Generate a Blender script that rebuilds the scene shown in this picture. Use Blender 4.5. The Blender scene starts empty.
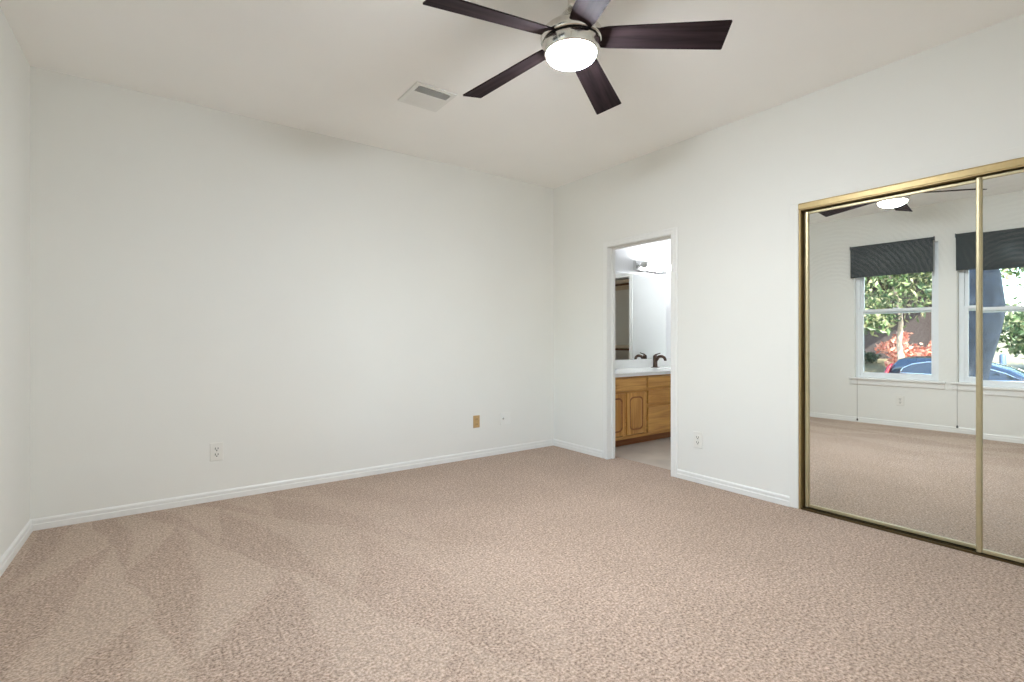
import bpy, bmesh, math, random
from mathutils import Vector, Matrix

random.seed(7)
sc = bpy.context.scene
COL = sc.collection
R = math.radians

# ------------------------------------------------------------------ camera
YAW = 0.6302
cam_d = bpy.data.cameras.new('camera')
cam_d.sensor_width = 36.0
cam_d.lens = 499.43 / 1024 * 36.0
cam_d.shift_y = -1.3 / 1024
cam_d.clip_start = 0.02
cam_d.clip_end = 300
cam = bpy.data.objects.new('camera', cam_d)
cam.location = (0, 0, 1.117)
cam.rotation_euler = (math.pi / 2, 0, -YAW)
COL.objects.link(cam)
sc.camera = cam

# ------------------------------------------------------------------ view, world, sun
vs = sc.view_settings
vs.view_transform = 'Standard'
vs.look = 'None'
vs.exposure = 0.09
vs.gamma = 1.0
vs.use_curve_mapping = False
sc.cycles.use_denoising = True
sc.cycles.max_bounces = 14
sc.cycles.diffuse_bounces = 8
sc.cycles.glossy_bounces = 6
sc.cycles.transparent_max_bounces = 16
sc.cycles.sample_clamp_indirect = 6.0
sc.cycles.caustics_reflective = True

FAN_POWER = 480.0        # emission strength of the fan's glass dome
BULB_POWER = 120.0       # emission strength of a lit vanity bulb
SKY = 1.5
SUN = 21.0

SUN_DIR = Vector((0.45, -0.62, 0.64)).normalized()     # towards the sun
world = bpy.data.worlds.new('world')
sc.world = world
world.use_nodes = True
wn = world.node_tree.nodes
wn.clear()
sky = wn.new('ShaderNodeTexSky')
sky.sky_type = 'NISHITA'
sky.sun_disc = False
sky.sun_elevation = math.asin(SUN_DIR.z)
sky.sun_rotation = math.atan2(SUN_DIR.x, SUN_DIR.y)
sky.air_density = 1.0
sky.dust_density = 1.0
bg = wn.new('ShaderNodeBackground')
bg.inputs['Strength'].default_value = SKY
wo = wn.new('ShaderNodeOutputWorld')
world.node_tree.links.new(sky.outputs[0], bg.inputs[0])
world.node_tree.links.new(bg.outputs[0], wo.inputs[0])

sun_d = bpy.data.lights.new('sun', 'SUN')
sun_d.energy = SUN
sun_d.angle = R(0.6)
sun_d.color = (1.0, 0.94, 0.84)
sun = bpy.data.objects.new('sun', sun_d)
sun.rotation_euler = SUN_DIR.to_track_quat('Z', 'Y').to_euler()
sun.location = (0, 0, 20)
COL.objects.link(sun)


# ------------------------------------------------------------------ materials
def srgb(r, g, b):
    f = lambda c: (c / 255 / 12.92) if c / 255 <= 0.04045 else ((c / 255 + 0.055) / 1.055) ** 2.4
    return (f(r), f(g), f(b), 1)


def mat(name, col, rough=0.5, metal=0.0, noise=0.0, scale=20.0, bump=0.0, bscale=None, spec=None, coat=0.0):
    """principled material whose colour carries a light procedural noise"""
    m = bpy.data.materials.new(name)
    m.use_nodes = True
    nt = m.node_tree
    b = nt.nodes['Principled BSDF']
    b.inputs['Roughness'].default_value = rough
    b.inputs['Metallic'].default_value = metal
    if spec is not None:
        b.inputs['Specular IOR Level'].default_value = spec
    if coat:
        b.inputs['Coat Weight'].default_value = coat
    tc = nt.nodes.new('ShaderNodeTexCoord')
    nz = nt.nodes.new('ShaderNodeTexNoise')
    nz.inputs['Scale'].default_value = scale
    nz.inputs['Detail'].default_value = 4
    nt.links.new(tc.outputs['Object'], nz.inputs['Vector'])
    cr = nt.nodes.new('ShaderNodeValToRGB')
    k0, k1 = 1 - noise, 1 + noise
    cr.color_ramp.elements[0].position = 0.3
    cr.color_ramp.elements[1].position = 0.7
    cr.color_ramp.elements[0].color = (col[0] * k0, col[1] * k0, col[2] * k0, 1)
    cr.color_ramp.elements[1].color = (min(1, col[0] * k1), min(1, col[1] * k1), min(1, col[2] * k1), 1)
    nt.links.new(nz.outputs['Fac'], cr.inputs[0])
    nt.links.new(cr.outputs[0], b.inputs['Base Color'])
    if bump:
        n2 = nt.nodes.new('ShaderNodeTexNoise')
        n2.inputs['Scale'].default_value = bscale or scale
        n2.inputs['Detail'].default_value = 3
        nt.links.new(tc.outputs['Object'], n2.inputs['Vector'])
        bp = nt.nodes.new('ShaderNodeBump')
        bp.inputs['Strength'].default_value = bump
        bp.inputs['Distance'].default_value = 0.004
        nt.links.new(n2.outputs['Fac'], bp.inputs['Height'])
        nt.links.new(bp.outputs[0], b.inputs['Normal'])
    return m


def emit(name, col, strength):
    m = bpy.data.materials.new(name)
    m.use_nodes = True
    nt = m.node_tree
    b = nt.nodes['Principled BSDF']
    b.inputs['Base Color'].default_value = (0.9, 0.9, 0.9, 1)
    b.inputs['Roughness'].default_value = 0.3
    b.inputs['Emission Color'].default_value = col
    b.inputs['Emission Strength'].default_value = strength
    return m


def wood(name, dark, light, rough, axis='Z', scale=1.0, coat=0.0):
    m = bpy.data.materials.new(name)
    m.use_nodes = True
    nt = m.node_tree
    N, L = nt.nodes, nt.links
    b = N['Principled BSDF']
    b.inputs['Roughness'].default_value = rough
    if coat:
        b.inputs['Coat Weight'].default_value = coat
        b.inputs['Coat Roughness'].default_value = 0.15
    tc = N.new('ShaderNodeTexCoord')
    mp = N.new('ShaderNodeMapping')
    s = [26 * scale, 26 * scale, 26 * scale]
    s['XYZ'.index(axis)] = 1.6 * scale
    mp.inputs['Scale'].default_value = s
    nz = N.new('ShaderNodeTexNoise')
    nz.inputs['Scale'].default_value = 1.0
    nz.inputs['Detail'].default_value = 6
    nz.inputs['Distortion'].default_value = 1.2
    cr = N.new('ShaderNodeValToRGB')
    cr.color_ramp.elements[0].position = 0.3
    cr.color_ramp.elements[1].position = 0.68
    cr.color_ramp.elements[0].color = dark
    cr.color_ramp.elements[1].color = light
    L.new(tc.outputs['Object'], mp.inputs[0])
    L.new(mp.outputs[0], nz.inputs['Vector'])
    L.new(nz.outputs['Fac'], cr.inputs[0])
    L.new(cr.outputs[0], b.inputs['Base Color'])
    return m


M = {}
M['wall'] = mat('wall_paint', (0.81, 0.81, 0.770, 1), 0.75, noise=0.012, scale=1.5, bump=0.06, bscale=140)
M['ceiling'] = mat('ceiling_paint', (0.94, 0.935, 0.91, 1), 0.85, noise=0.012, scale=1.5, bump=0.08, bscale=120)
M['trim'] = mat('trim_paint', (0.815, 0.815, 0.79, 1), 0.4, noise=0.01, scale=3)
M['bath_wall'] = mat('bath_paint', (0.85, 0.86, 0.87, 1), 0.7, noise=0.01, scale=2)
M['closet_wall'] = mat('closet_paint', (0.87, 0.85, 0.78, 1), 0.8, noise=0.02, scale=2)
M['nickel'] = mat('brushed_nickel', (0.74, 0.72, 0.68, 1), 0.17, 1.0, noise=0.06, scale=60)
M['gap'] = mat('dark_gap', (0.012, 0.011, 0.012, 1), 0.6, noise=0.1)
M['gold'] = mat('gold_anodized', srgb(178, 156, 112), 0.42, 0.7, noise=0.05, scale=30)
M['gold_pale'] = mat('gold_pale', srgb(192, 180, 146), 0.42, 0.7, noise=0.04, scale=30)
M['outlet'] = mat('outlet_plastic', (0.80, 0.79, 0.74, 1), 0.35, noise=0.01)
M['slot'] = mat('outlet_slot', (0.06, 0.06, 0.055, 1), 0.6, noise=0.05)
M['almond'] = mat('almond_plate', srgb(205, 172, 122), 0.35, 0.3, noise=0.03)
M['plate_wall'] = mat('painted_plate', (0.82, 0.82, 0.785, 1), 0.5, noise=0.01)
M['vent'] = mat('vent_enamel', (0.82, 0.82, 0.79, 1), 0.4, noise=0.01)
M['vent_dark'] = mat('vent_duct', (0.10, 0.10, 0.09, 1), 0.8, noise=0.1)
M['vinyl'] = mat('window_vinyl', (0.84, 0.87, 0.89, 1), 0.4, noise=0.01)
M['bronze'] = mat('oil_rubbed_bronze', (0.085, 0.055, 0.042, 1), 0.35, 0.8, noise=0.2, scale=40)
M['counter'] = mat('cultured_marble', (0.86, 0.87, 0.85, 1), 0.18, noise=0.02, scale=8)
M['bath_floor'] = mat('bath_vinyl', srgb(186, 177, 166), 0.35, noise=0.16, scale=3.5)
M['chrome'] = mat('chrome', (0.8, 0.8, 0.8, 1), 0.08, 1.0, noise=0.01)
M['bulb_off'] = mat('bulb_off', (0.55, 0.55, 0.53, 1), 0.12, noise=0.02)
M['shelf'] = mat('closet_shelf', srgb(226, 210, 186), 0.5, noise=0.02)
M['rod'] = wood('rod_wood', srgb(96, 64, 40), srgb(132, 92, 58), 0.4, 'Y')
M['oak'] = wood('oak_vertical', srgb(172, 118, 58), srgb(216, 166, 94), 0.38, 'Z')
M['oak_h'] = wood('oak_horizontal', srgb(172, 118, 58), srgb(216, 166, 94), 0.38, 'X')
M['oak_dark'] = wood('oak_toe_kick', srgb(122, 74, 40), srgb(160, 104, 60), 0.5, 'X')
M['blade'] = wood('espresso_wood', (0.012, 0.008, 0.009, 1), (0.046, 0.030, 0.032, 1), 0.68, 'X', 1.0, 0.0)
M['blade'].node_tree.nodes['Principled BSDF'].inputs['Specular IOR Level'].default_value = 0.05
M['cord'] = mat('bead_chain', (0.52, 0.52, 0.50, 1), 0.4, 0.3, noise=0.1)
M['tassel'] = mat('chain_weight', (0.05, 0.05, 0.055, 1), 0.4, noise=0.1)
M['dome'] = emit('lit_glass_dome', (0.88, 0.957, 1.03, 1), FAN_POWER)
M['bulb'] = emit('lit_bulb', (0.94, 0.965, 1.0, 1), BULB_POWER)


def carpet_mat():
    m = bpy.data.materials.new('carpet')
    m.use_nodes = True
    nt = m.node_tree
    N, L = nt.nodes, nt.links
    b = N['Principled BSDF']
    b.inputs['Roughness'].default_value = 1.0
    b.inputs['Specular IOR Level'].default_value = 0.05
    b.inputs['Sheen Weight'].default_value = 0.15
    b.inputs['Sheen Roughness'].default_value = 0.6
    tc = N.new('ShaderNodeTexCoord')

    def noise(scale, detail=3, rough=0.6):
        n = N.new('ShaderNodeTexNoise')
        n.inputs['Scale'].default_value = scale
        n.inputs['Detail'].default_value = detail
        n.inputs['Roughness'].default_value = rough
        L.new(tc.outputs['Object'], n.inputs['Vector'])
        return n

    def ramp(src, p0, p1, c0, c1):
        r = N.new('ShaderNodeValToRGB')
        r.color_ramp.elements[0].position = p0
        r.color_ramp.elements[1].position = p1
        r.color_ramp.elements[0].color = c0
        r.color_ramp.elements[1].color = c1
        L.new(src, r.inputs[0])
        return r

    def mix(kind, fac, a, bb):
        x = N.new('ShaderNodeMix')
        x.data_type = 'RGBA'
        x.blend_type = kind
        if isinstance(fac, float):
            x.inputs[0].default_value = fac
        else:
            L.new(fac, x.inputs[0])
        L.new(a, x.inputs[6])
        if isinstance(bb, tuple):
            x.inputs[7].default_value = bb
        else:
            L.new(bb, x.inputs[7])
        return x.outputs[2]

    fine = noise(95, 3, 0.65)
    yarn = ramp(fine.outputs['Fac'], 0.34, 0.62, srgb(125, 101, 84), srgb(204, 180, 162))
    mid = noise(34, 2)
    midr = ramp(mid.outputs['Fac'], 0.35, 0.65, (0.86, 0.86, 0.86, 1), (1.07, 1.07, 1.07, 1))
    c = mix('MULTIPLY', 1.0, yarn.outputs[0], midr.outputs[0])
    big = noise(2.2, 2)
    bigr = ramp(big.outputs['Fac'], 0.3, 0.7, (0.94, 0.935, 0.92, 1), (1.04, 1.04, 1.04, 1))
    c = mix('MULTIPLY', 1.0, c, bigr.outputs[0])
    # vacuum strokes: pile brushed the other way in wedge-shaped patches near the left corner
    sx = N.new('ShaderNodeSeparateXYZ')
    dist = noise(1.6, 2)
    mv = N.new('ShaderNodeVectorMath')
    mv.operation = 'MULTIPLY_ADD'
    L.new(dist.outputs['Color'], mv.inputs[0])
    mv.inputs[1].default_value = (0.22, 0.22, 0)
    L.new(tc.outputs['Object'], mv.inputs[2])
    L.new(mv.outputs[0], sx.inputs[0])

    def math_(op, a, bb=None, cc=None):
        n = N.new('ShaderNodeMath')
        n.operation = op
        for i, v in enumerate((a, bb, cc)):
            if v is None:
                continue
            if isinstance(v, (int, float)):
                n.inputs[i].default_value = v
            else:
                L.new(v, n.inputs[i])
        return n.outputs[0]
    # strokes fan out from the far corner: angle bands crossed with range steps
    dx = math_('SUBTRACT', sx.outputs[0], -0.4)
    dy = math_('SUBTRACT', sx.outputs[1], 5.2)
    ang = math_('ARCTAN2', dx, math_('MULTIPLY', dy, -1.0))
    saw = math_('FRACT', math_('MULTIPLY', ang, 5.0))
    rng = math_('SQRT', math_('ADD', math_('MULTIPLY', dx, dx), math_('MULTIPLY', dy, dy)))
    saw2 = math_('FRACT', math_('MULTIPLY', math_('ADD', rng, math_('MULTIPLY', saw, 0.5)), 0.95))
    sm = N.new('ShaderNodeMapRange')
    sm.interpolation_type = 'SMOOTHSTEP'
    sm.inputs[1].default_value = 0.92
    sm.inputs[2].default_value = 1.06
    L.new(math_('ADD', saw, saw2), sm.inputs[0])
    st = sm.outputs[0]
    xfall = N.new('ShaderNodeMapRange')
    xfall.inputs[1].default_value = 0.3
    xfall.inputs[2].default_value = 1.9
    xfall.inputs[3].default_value = 1.0
    xfall.inputs[4].default_value = 0.0
    L.new(sx.outputs[0], xfall.inputs[0])
    fac = math_('MULTIPLY', math_('MULTIPLY', st, xfall.outputs[0]), 0.13)
    c = mix('MIX', fac, c, srgb(232, 214, 192))
    L.new(c, b.inputs['Base Color'])
    bp = N.new('ShaderNodeBump')
    bp.inputs['Strength'].default_value = 0.7
    bp.inputs['Distance'].default_value = 0.008
    L.new(fine.outputs['Fac'], bp.inputs['Height'])
    L.new(bp.outputs[0], b.inputs['Normal'])
    return m


M['carpet'] = carpet_mat()


def mirror_mat(name, smudge):
    m = bpy.data.materials.new(name)
    m.use_nodes = True
    nt = m.node_tree
    N, L = nt.nodes, nt.links
    b = N['Principled BSDF']
    b.inputs['Metallic'].default_value = 1.0
    b.inputs['Roughness'].default_value = 0.0
    b.inputs['Base Color'].default_value = (0.88, 0.90, 0.88, 1)
    if smudge:
        tc = N.new('ShaderNodeTexCoord')
        nz = N.new('ShaderNodeTexNoise')
        nz.inputs['Scale'].default_value = 2.2
        nz.inputs['Detail'].default_value = 2
        L.new(tc.outputs['Object'], nz.inputs['Vector'])
        mp = N.new('ShaderNodeMapping')
        mp.inputs['Location'].default_value = (0, -0.30, -1.35)
        L.new(tc.outputs['Object'], mp.inputs[0])
        wv = N.new('ShaderNodeTexWave')
        wv.wave_type = 'RINGS'
        wv.rings_direction = 'X'
        wv.inputs['Scale'].default_value = 13.0
        wv.inputs['Distortion'].default_value = 4.5
        wv.inputs['Detail'].default_value = 3
        wv.inputs['Detail Scale'].default_value = 2.0
        L.new(mp.outputs[0], wv.inputs['Vector'])
        cr = N.new('ShaderNodeValToRGB')
        cr.color_ramp.elements[0].position = 0.46
        cr.color_ramp.elements[1].position = 0.70
        L.new(nz.outputs['Fac'], cr.inputs[0])
        mu = N.new('ShaderNodeMath')
        mu.operation = 'MULTIPLY'
        L.new(cr.outputs[0], mu.inputs[0])
        L.new(wv.outputs['Fac'], mu.inputs[1])
        mu2 = N.new('ShaderNodeMath')
        mu2.operation = 'MULTIPLY_ADD'
        L.new(mu.outputs[0], mu2.inputs[0])
        mu2.inputs[1].default_value = 0.085
        mu2.inputs[2].default_value = 0.012
        df = N.new('ShaderNodeBsdfDiffuse')
        df.inputs['Color'].default_value = (0.75, 0.78, 0.78, 1)
        mx = N.new('ShaderNodeMixShader')
        L.new(mu2.outputs[0], mx.inputs[0])
        L.new(b.outputs[0], mx.inputs[1])
        L.new(df.outputs[0], mx.inputs[2])
        L.new(mx.outputs[0], N['Material Output'].inputs[0])
    return m


M['mirror'] = mirror_mat('closet_mirror_glass', True)
M['mirror_clean'] = mirror_mat('vanity_mirror_glass', False)


def glass_mat():
    m = bpy.data.materials.new('window_glass')
    m.use_nodes = True
    N, L = m.node_tree.nodes, m.node_tree.links
    N.remove(N['Principled BSDF'])
    tr = N.new('ShaderNodeBsdfTransparent')
    tr.inputs[0].default_value = (0.95, 0.97, 0.96, 1)
    gl = N.new('ShaderNodeBsdfGlossy')
    gl.inputs['Roughness'].default_value = 0.0
    fr = N.new('ShaderNodeFresnel')
    fr.inputs[0].default_value = 1.35
    mx = N.new('ShaderNodeMixShader')
    L.new(fr.outputs[0], mx.inputs[0])
    L.new(tr.outputs[0], mx.inputs[1])
    L.new(gl.outputs[0], mx.inputs[2])
    L.new(mx.outputs[0], N['Material Output'].inputs[0])
    return m


M['glass'] = glass_mat()


def shade_mat():
    m = bpy.data.materials.new('solar_fabric')
    m.use_nodes = True
    N, L = m.node_tree.nodes, m.node_tree.links
    b = N['Principled BSDF']
    b.inputs['Roughness'].default_value = 0.9
    tc = N.new('ShaderNodeTexCoord')
    nz = N.new('ShaderNodeTexNoise')
    nz.inputs['Scale'].default_value = 300
    L.new(tc.outputs['Object'], nz.inputs['Vector'])
    cr = N.new('ShaderNodeValToRGB')
    cr.color_ramp.elements[0].color = (0.020, 0.026, 0.028, 1)
    cr.color_ramp.elements[1].color = (0.060, 0.072, 0.075, 1)
    L.new(nz.outputs['Fac'], cr.inputs[0])
    L.new(cr.outputs[0], b.inputs['Base Color'])
    tr = N.new('ShaderNodeBsdfTransparent')
    mx = N.new('ShaderNodeMixShader')
    mx.inputs[0].default_value = 0.07
    L.new(b.outputs[0], mx.inputs[1])
    L.new(tr.outputs[0], mx.inputs[2])
    L.new(mx.outputs[0], N['Material Output'].inputs[0])
    return m


M['shade'] = shade_mat()


def brick_mat(name, c1, c2, mortar):
    m = bpy.data.materials.new(name)
    m.use_nodes = True
    N, L = m.node_tree.nodes, m.node_tree.links
    b = N['Principled BSDF']
    b.inputs['Roughness'].default_value = 0.85
    tc = N.new('ShaderNodeTexCoord')
    mp = N.new('ShaderNodeMapping')
    mp.inputs['Rotation'].default_value = (R(90), 0, R(90))
    br = N.new('ShaderNodeTexBrick')
    br.inputs['Scale'].default_value = 4.5
    br.inputs['Color1'].default_value = c1
    br.inputs['Color2'].default_value = c2
    br.inputs['Mortar'].default_value = mortar
    br.inputs['Mortar Size'].default_value = 0.012
    L.new(tc.outputs['Object'], mp.inputs[0])
    L.new(mp.outputs[0], br.inputs['Vector'])
    L.new(br.outputs['Color'], b.inputs['Base Color'])
    return m


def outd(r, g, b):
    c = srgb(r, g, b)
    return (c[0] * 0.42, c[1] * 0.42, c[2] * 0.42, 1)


M['brick'] = brick_mat('red_brick', outd(84, 54, 56), outd(64, 44, 50), outd(92, 78, 78))
M['roof'] = mat('roof_shingle', outd(116, 104, 98), 0.9, noise=0.25, scale=12)
M['siding'] = mat('house_siding', outd(190, 182, 170), 0.8, noise=0.04, scale=3)
M['lawn'] = mat('dry_lawn', outd(176, 164, 124), 0.95, noise=0.25, scale=1.3)
M['street'] = mat('asphalt', outd(150, 148, 144), 0.9, noise=0.08, scale=3)
M['curb'] = mat('concrete', outd(205, 200, 190), 0.85, noise=0.05, scale=5)
M['bark'] = mat('shade_blue_bark', outd(78, 90, 108), 0.95, noise=0.35, scale=7, bump=1.0, bscale=9)  # blue of skylit shade put into the bark colour
M['bark_pale'] = mat('pale_bark', outd(226, 205, 186), 0.9, noise=0.25, scale=8)
M['paint'] = mat('car_paint', outd(36, 58, 82), 0.2, 0.3, noise=0.03, scale=2, coat=0.8)
M['car_glass'] = mat('car_glass', (0.012, 0.016, 0.022, 1), 0.03, 0.0, noise=0.05, spec=0.8)
M['tail'] = mat('tail_lamp', outd(170, 30, 50), 0.2, noise=0.05)
M['tire'] = mat('tire', (0.02, 0.02, 0.02, 1), 0.8, noise=0.1)
M['post_blue'] = mat('blue_post', outd(110, 140, 190), 0.5, noise=0.1, scale=5)


def leaf_mat(name, c0, c1, c2):
    m = bpy.data.materials.new(name)
    m.use_nodes = True
    N, L = m.node_tree.nodes, m.node_tree.links
    b = N['Principled BSDF']
    b.inputs['Roughness'].default_value = 0.5
    gi = N.new('ShaderNodeNewGeometry')
    cr = N.new('ShaderNodeValToRGB')
    cr.color_ramp.elements[0].color = c0
    cr.color_ramp.elements[1].color = c2
    e = cr.color_ramp.elements.new(0.5)
    e.color = c1
    L.new(gi.outputs['Random Per Island'], cr.inputs[0])
    L.new(cr.outputs[0], b.inputs['Base Color'])
    tl = N.new('ShaderNodeBsdfTranslucent')
    L.new(cr.outputs[0], tl.inputs[0])
    mx = N.new('ShaderNodeMixShader')
    mx.inputs[0].default_value = 0.3
    L.new(b.outputs[0], mx.inputs[1])
    L.new(tl.outputs[0], mx.inputs[2])
    L.new(mx.outputs[0], N['Material Output'].inputs[0])
    return m


M['leaf'] = leaf_mat('oak_leaves', outd(56, 96, 56), outd(140, 172, 104), outd(246, 240, 188))
M['leaf_far'] = leaf_mat('far_leaves', outd(76, 116, 80), outd(132, 166, 112), outd(190, 202, 156))
M['leaf_sunlit'] = leaf_mat('sunlit_patch_leaves', srgb(182, 100, 84), srgb(208, 138, 118), srgb(230, 194, 174))  # brighter than other leaves: sun on the brick wall put into the colour
M['leaf_dark'] = leaf_mat('hedge_leaves', outd(34, 62, 40), outd(58, 92, 56), outd(92, 122, 80))


# ------------------------------------------------------------------ mesh helpers
class MB:
    """gathers shapes; build() links them as one mesh object"""

    def __init__(self, xf=None):
        self.bm = bmesh.new()
        self.xf = xf or Matrix.Identity(4)

    def face(self, pts, smooth=False):
        vs_ = [self.bm.verts.new(self.xf @ Vector(p)) for p in pts]
        f = self.bm.faces.new(vs_)
        f.smooth = smooth
        return f

    def box(self, a, b, bevel=0.0):
        x0, y0, z0 = [min(a[i], b[i]) for i in range(3)]
        x1, y1, z1 = [max(a[i], b[i]) for i in range(3)]
        P = [(x0, y0, z0), (x1, y0, z0), (x1, y1, z0), (x0, y1, z0), (x0, y0, z1), (x1, y0, z1), (x1, y1, z1), (x0, y1, z1)]
        v = [self.bm.verts.new(self.xf @ Vector(p)) for p in P]
        fs = []
        for q in ((0, 3, 2, 1), (4, 5, 6, 7), (0, 1, 5, 4), (1, 2, 6, 5), (2, 3, 7, 6), (3, 0, 4, 7)):
            fs.append(self.bm.faces.new([v[i] for i in q]))
        if bevel:
            es = list({e for f in fs for e in f.edges})
            bmesh.ops.bevel(self.bm, geom=es, offset=bevel, segments=2, affect='EDGES', profile=0.5)
        return self

    def prism(self, prof, p0, p1, up=(0, 0, 1), smooth=False):
        """profile (u,v) swept straight from p0 to p1; v along up, u along dir x up"""
        p0, p1, up = Vector(p0), Vector(p1), Vector(up)
        d = (p1 - p0).normalized()
        s = d.cross(up).normalized()
        ring = [[self.bm.verts.new(self.xf @ (p + s * u + up * v)) for u, v in prof] for p in (p0, p1)]
        n = len(prof)
        for i in range(n):
            f = self.bm.faces.new([ring[0][i], ring[0][(i + 1) % n], ring[1][(i + 1) % n], ring[1][i]])
            f.smooth = smooth
        self.bm.faces.new(ring[0][::-1])
        self.bm.faces.new(ring[1])
        return self

    def lathe(self, prof, origin=(0, 0, 0), axis='Z', n=40, smooth=True, cap=True):
        o = Vector(origin)
        rings = []
        for r, h in prof:
            ring = []
            for k in range(n):
                t = 2 * math.pi * k / n
                if axis == 'Z':
                    p = Vector((r * math.cos(t), r * math.sin(t), h))
                elif axis == 'Y':
                    p = Vector((r * math.cos(t), h, r * math.sin(t)))
                else:
                    p = Vector((h, r * math.cos(t), r * math.sin(t)))
                ring.append(self.bm.verts.new(self.xf @ (o + p)))
            rings.append(ring)
        for a, b in zip(rings, rings[1:]):
            for k in range(n):
                f = self.bm.faces.new([a[k], a[(k + 1) % n], b[(k + 1) % n], b[k]])
                f.smooth = smooth
        if cap:
            self.bm.faces.new(rings[0][::-1])
            self.bm.faces.new(rings[-1])
        return self

    def tube(self, pts, radii, n=10, smooth=True):
        pts = [Vector(p) for p in pts]
        if not isinstance(radii, (list, tuple)):
            radii = [radii] * len(pts)
        rings = []
        ref = Vector((0.31, 0.87, 0.38))
        for i, p in enumerate(pts):
            d = (pts[min(i + 1, len(pts) - 1)] - pts[max(i - 1, 0)]).normalized()
            u = d.cross(ref)
            if u.length < 1e-3:
                u = d.cross(Vector((1, 0, 0)))
            u.normalize()
            w = d.cross(u)
            rings.append([self.bm.verts.new(self.xf @ (p + (u * math.cos(2 * math.pi * k / n) + w * math.sin(2 * math.pi * k / n)) * radii[i])) for k in range(n)])
        for a, b in zip(rings, rings[1:]):
            for k in range(n):
                f = self.bm.faces.new([a[k], a[(k + 1) % n], b[(k + 1) % n], b[k]])
                f.smooth = smooth
        self.bm.faces.new(rings[0][::-1])
        self.bm.faces.new(rings[-1])
        return self

    def build(self, name, m, parent=None, loc=None):
        bmesh.ops.recalc_face_normals(self.bm, faces=self.bm.faces[:])
        me = bpy.data.meshes.new(name)
        self.bm.to_mesh(me)
        self.bm.free()
        me.materials.append(m)
        o = bpy.data.objects.new(name, me)
        COL.objects.link(o)
        if parent is not None:
            o.parent = parent
        if loc is not None:
            o.location = loc
        return o


def empty(name, loc=(0, 0, 0), rot=(0, 0, 0)):
    o = bpy.data.objects.new(name, None)
    o.empty_display_size = 0.1
    o.location = loc
    o.rotation_euler = rot
    COL.objects.link(o)
    return o


def tag(o, label, cat, group=None, kind=None):
    o['label'] = label
    o['category'] = cat
    if group:
        o['group'] = group
    if kind:
        o['kind'] = kind
    return o


def struct(o, label, cat):
    return tag(o, label, cat, kind='structure')


# ------------------------------------------------------------------ the room shell
X, Y, H = 3.477, 4.017, 2.718
T = 0.09
YF = -0.75                      # wall behind the camera
WX = -0.555                     # left wall at the back corner
WL = 0.0262                     # the left wall runs slightly out of square
LM = Matrix.Translation((WX, Y, 0)) @ Matrix.Rotation(-WL, 4, 'Z')   # local x into the room, local y to the back

D0, D1, DH = 2.538, 3.243, 1.980        # bathroom doorway
C0, C1, CH = -0.25, 1.549, 2.012        # closet opening

floor_m = MB()
floor_m.box((-0.80, YF - 0.1, -0.12), (X + 0.145, Y + 0.05, 0))
struct(floor_m.build('floor', M['carpet']), 'beige cut pile carpet with vacuum strokes across the bedroom', 'floor')

cm = MB()
cm.box((-0.80, YF - 0.1, H), (X + T, Y + T, H + 0.12))
struct(cm.build('ceiling', M['ceiling']), 'plain off white bedroom ceiling', 'ceiling')

b = MB()
b.box((WX - T, Y, 0), (X + T, Y + T, H))
struct(b.build('wall_back', M['wall']), 'long blank off white wall facing the camera', 'wall')

b = MB()
b.box((X, D1, 0), (X + T, Y, H))
b.box((X, D0, DH), (X + T, D1, H))
b.box((X, C1, 0), (X + T, D0, H))
b.box((X, C0, CH), (X + T, C1, H))
b.box((X, YF, 0), (X + T, C0, H))
struct(b.build('wall_right', M['wall']), 'off white wall with the doorway and the closet', 'wall')

b = MB()
b.box((-0.80, YF - T, 0), (X + T, YF, H))
struct(b.build('wall_front', M['wall']), 'plain wall behind the camera', 'wall')

# left wall with its two windows (frame of the wall: local y <= 0 runs to the front)
W1, W2 = (-2.266, -1.401), (-3.300, -2.440)
WZ0, WZ1 = 0.585, 2.27
b = MB(LM)
WT = 0.14
b.box((-WT, W1[1], 0), (0, 0.0, H))
b.box((-WT, W2[1], 0), (0, W1[0], H))
b.box((-WT, -4.80, 0), (0, W2[0], H))
for w0, w1 in (W1, W2):
    b.box((-WT, w0, 0), (0, w1, WZ0))
    b.box((-WT, w0, WZ1), (0, w1, H))
struct(b.build('wall_left', M['wall']), 'off white wall with two windows seen in the closet mirrors', 'wall')

# bathroom shell
BX, BY0, BYW, BH = 5.90, 1.75, 4.080, 2.44
b = MB()
b.box((X + T, BYW, 0), (BX + 1.2, BYW + T, BH))
struct(b.build('wall_bathroom_back', M['bath_wall']), 'white bathroom wall above the vanity', 'wall')
CO0, CO1, COH = 2.20, 3.080, 2.075     # closet opening in the far bathroom wall
b = MB()
b.box((BX, CO1, 0), (BX + T, BYW, BH))
b.box((BX, BY0, 0), (BX + T, CO0, BH))
b.box((BX, CO0, COH), (BX + T, CO1, BH))
struct(b.build('wall_bathroom_far', M['bath_wall']), 'white bathroom wall with the closet opening, seen in the vanity mirror', 'wall')
b = MB()
b.box((X + T, BY0 - T, 0), (BX + 1.2, BY0, BH))
struct(b.build('wall_bathroom_front', M['bath_wall']), 'bathroom wall opposite the vanity', 'wall')
b = MB()
b.box((BX + 1.0, BY0, 0), (BX + 1.1, BYW, BH))
b.box((BX + T, 3.35, 0), (BX + 1.0, 3.42, BH))
struct(b.build('wall_walk_in_closet', M['closet_wall']), 'tan walls inside the bathroom closet', 'wall')
b = MB()
b.box((X + T, BY0 - T, BH), (BX + 1.2, BYW + T, BH + 0.1))
struct(b.build('ceiling_bathroom', M['bath_wall']), 'white bathroom ceiling', 'ceiling')
b = MB()
b.box((X + 0.145, BY0 - T, -0.12), (BX + 1.2, BYW + T, -0.004))
struct(b.build('floor_bathroom', M['bath_floor']), 'pale grey vinyl bathroom floor beyond the doorway', 'floor')

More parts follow.
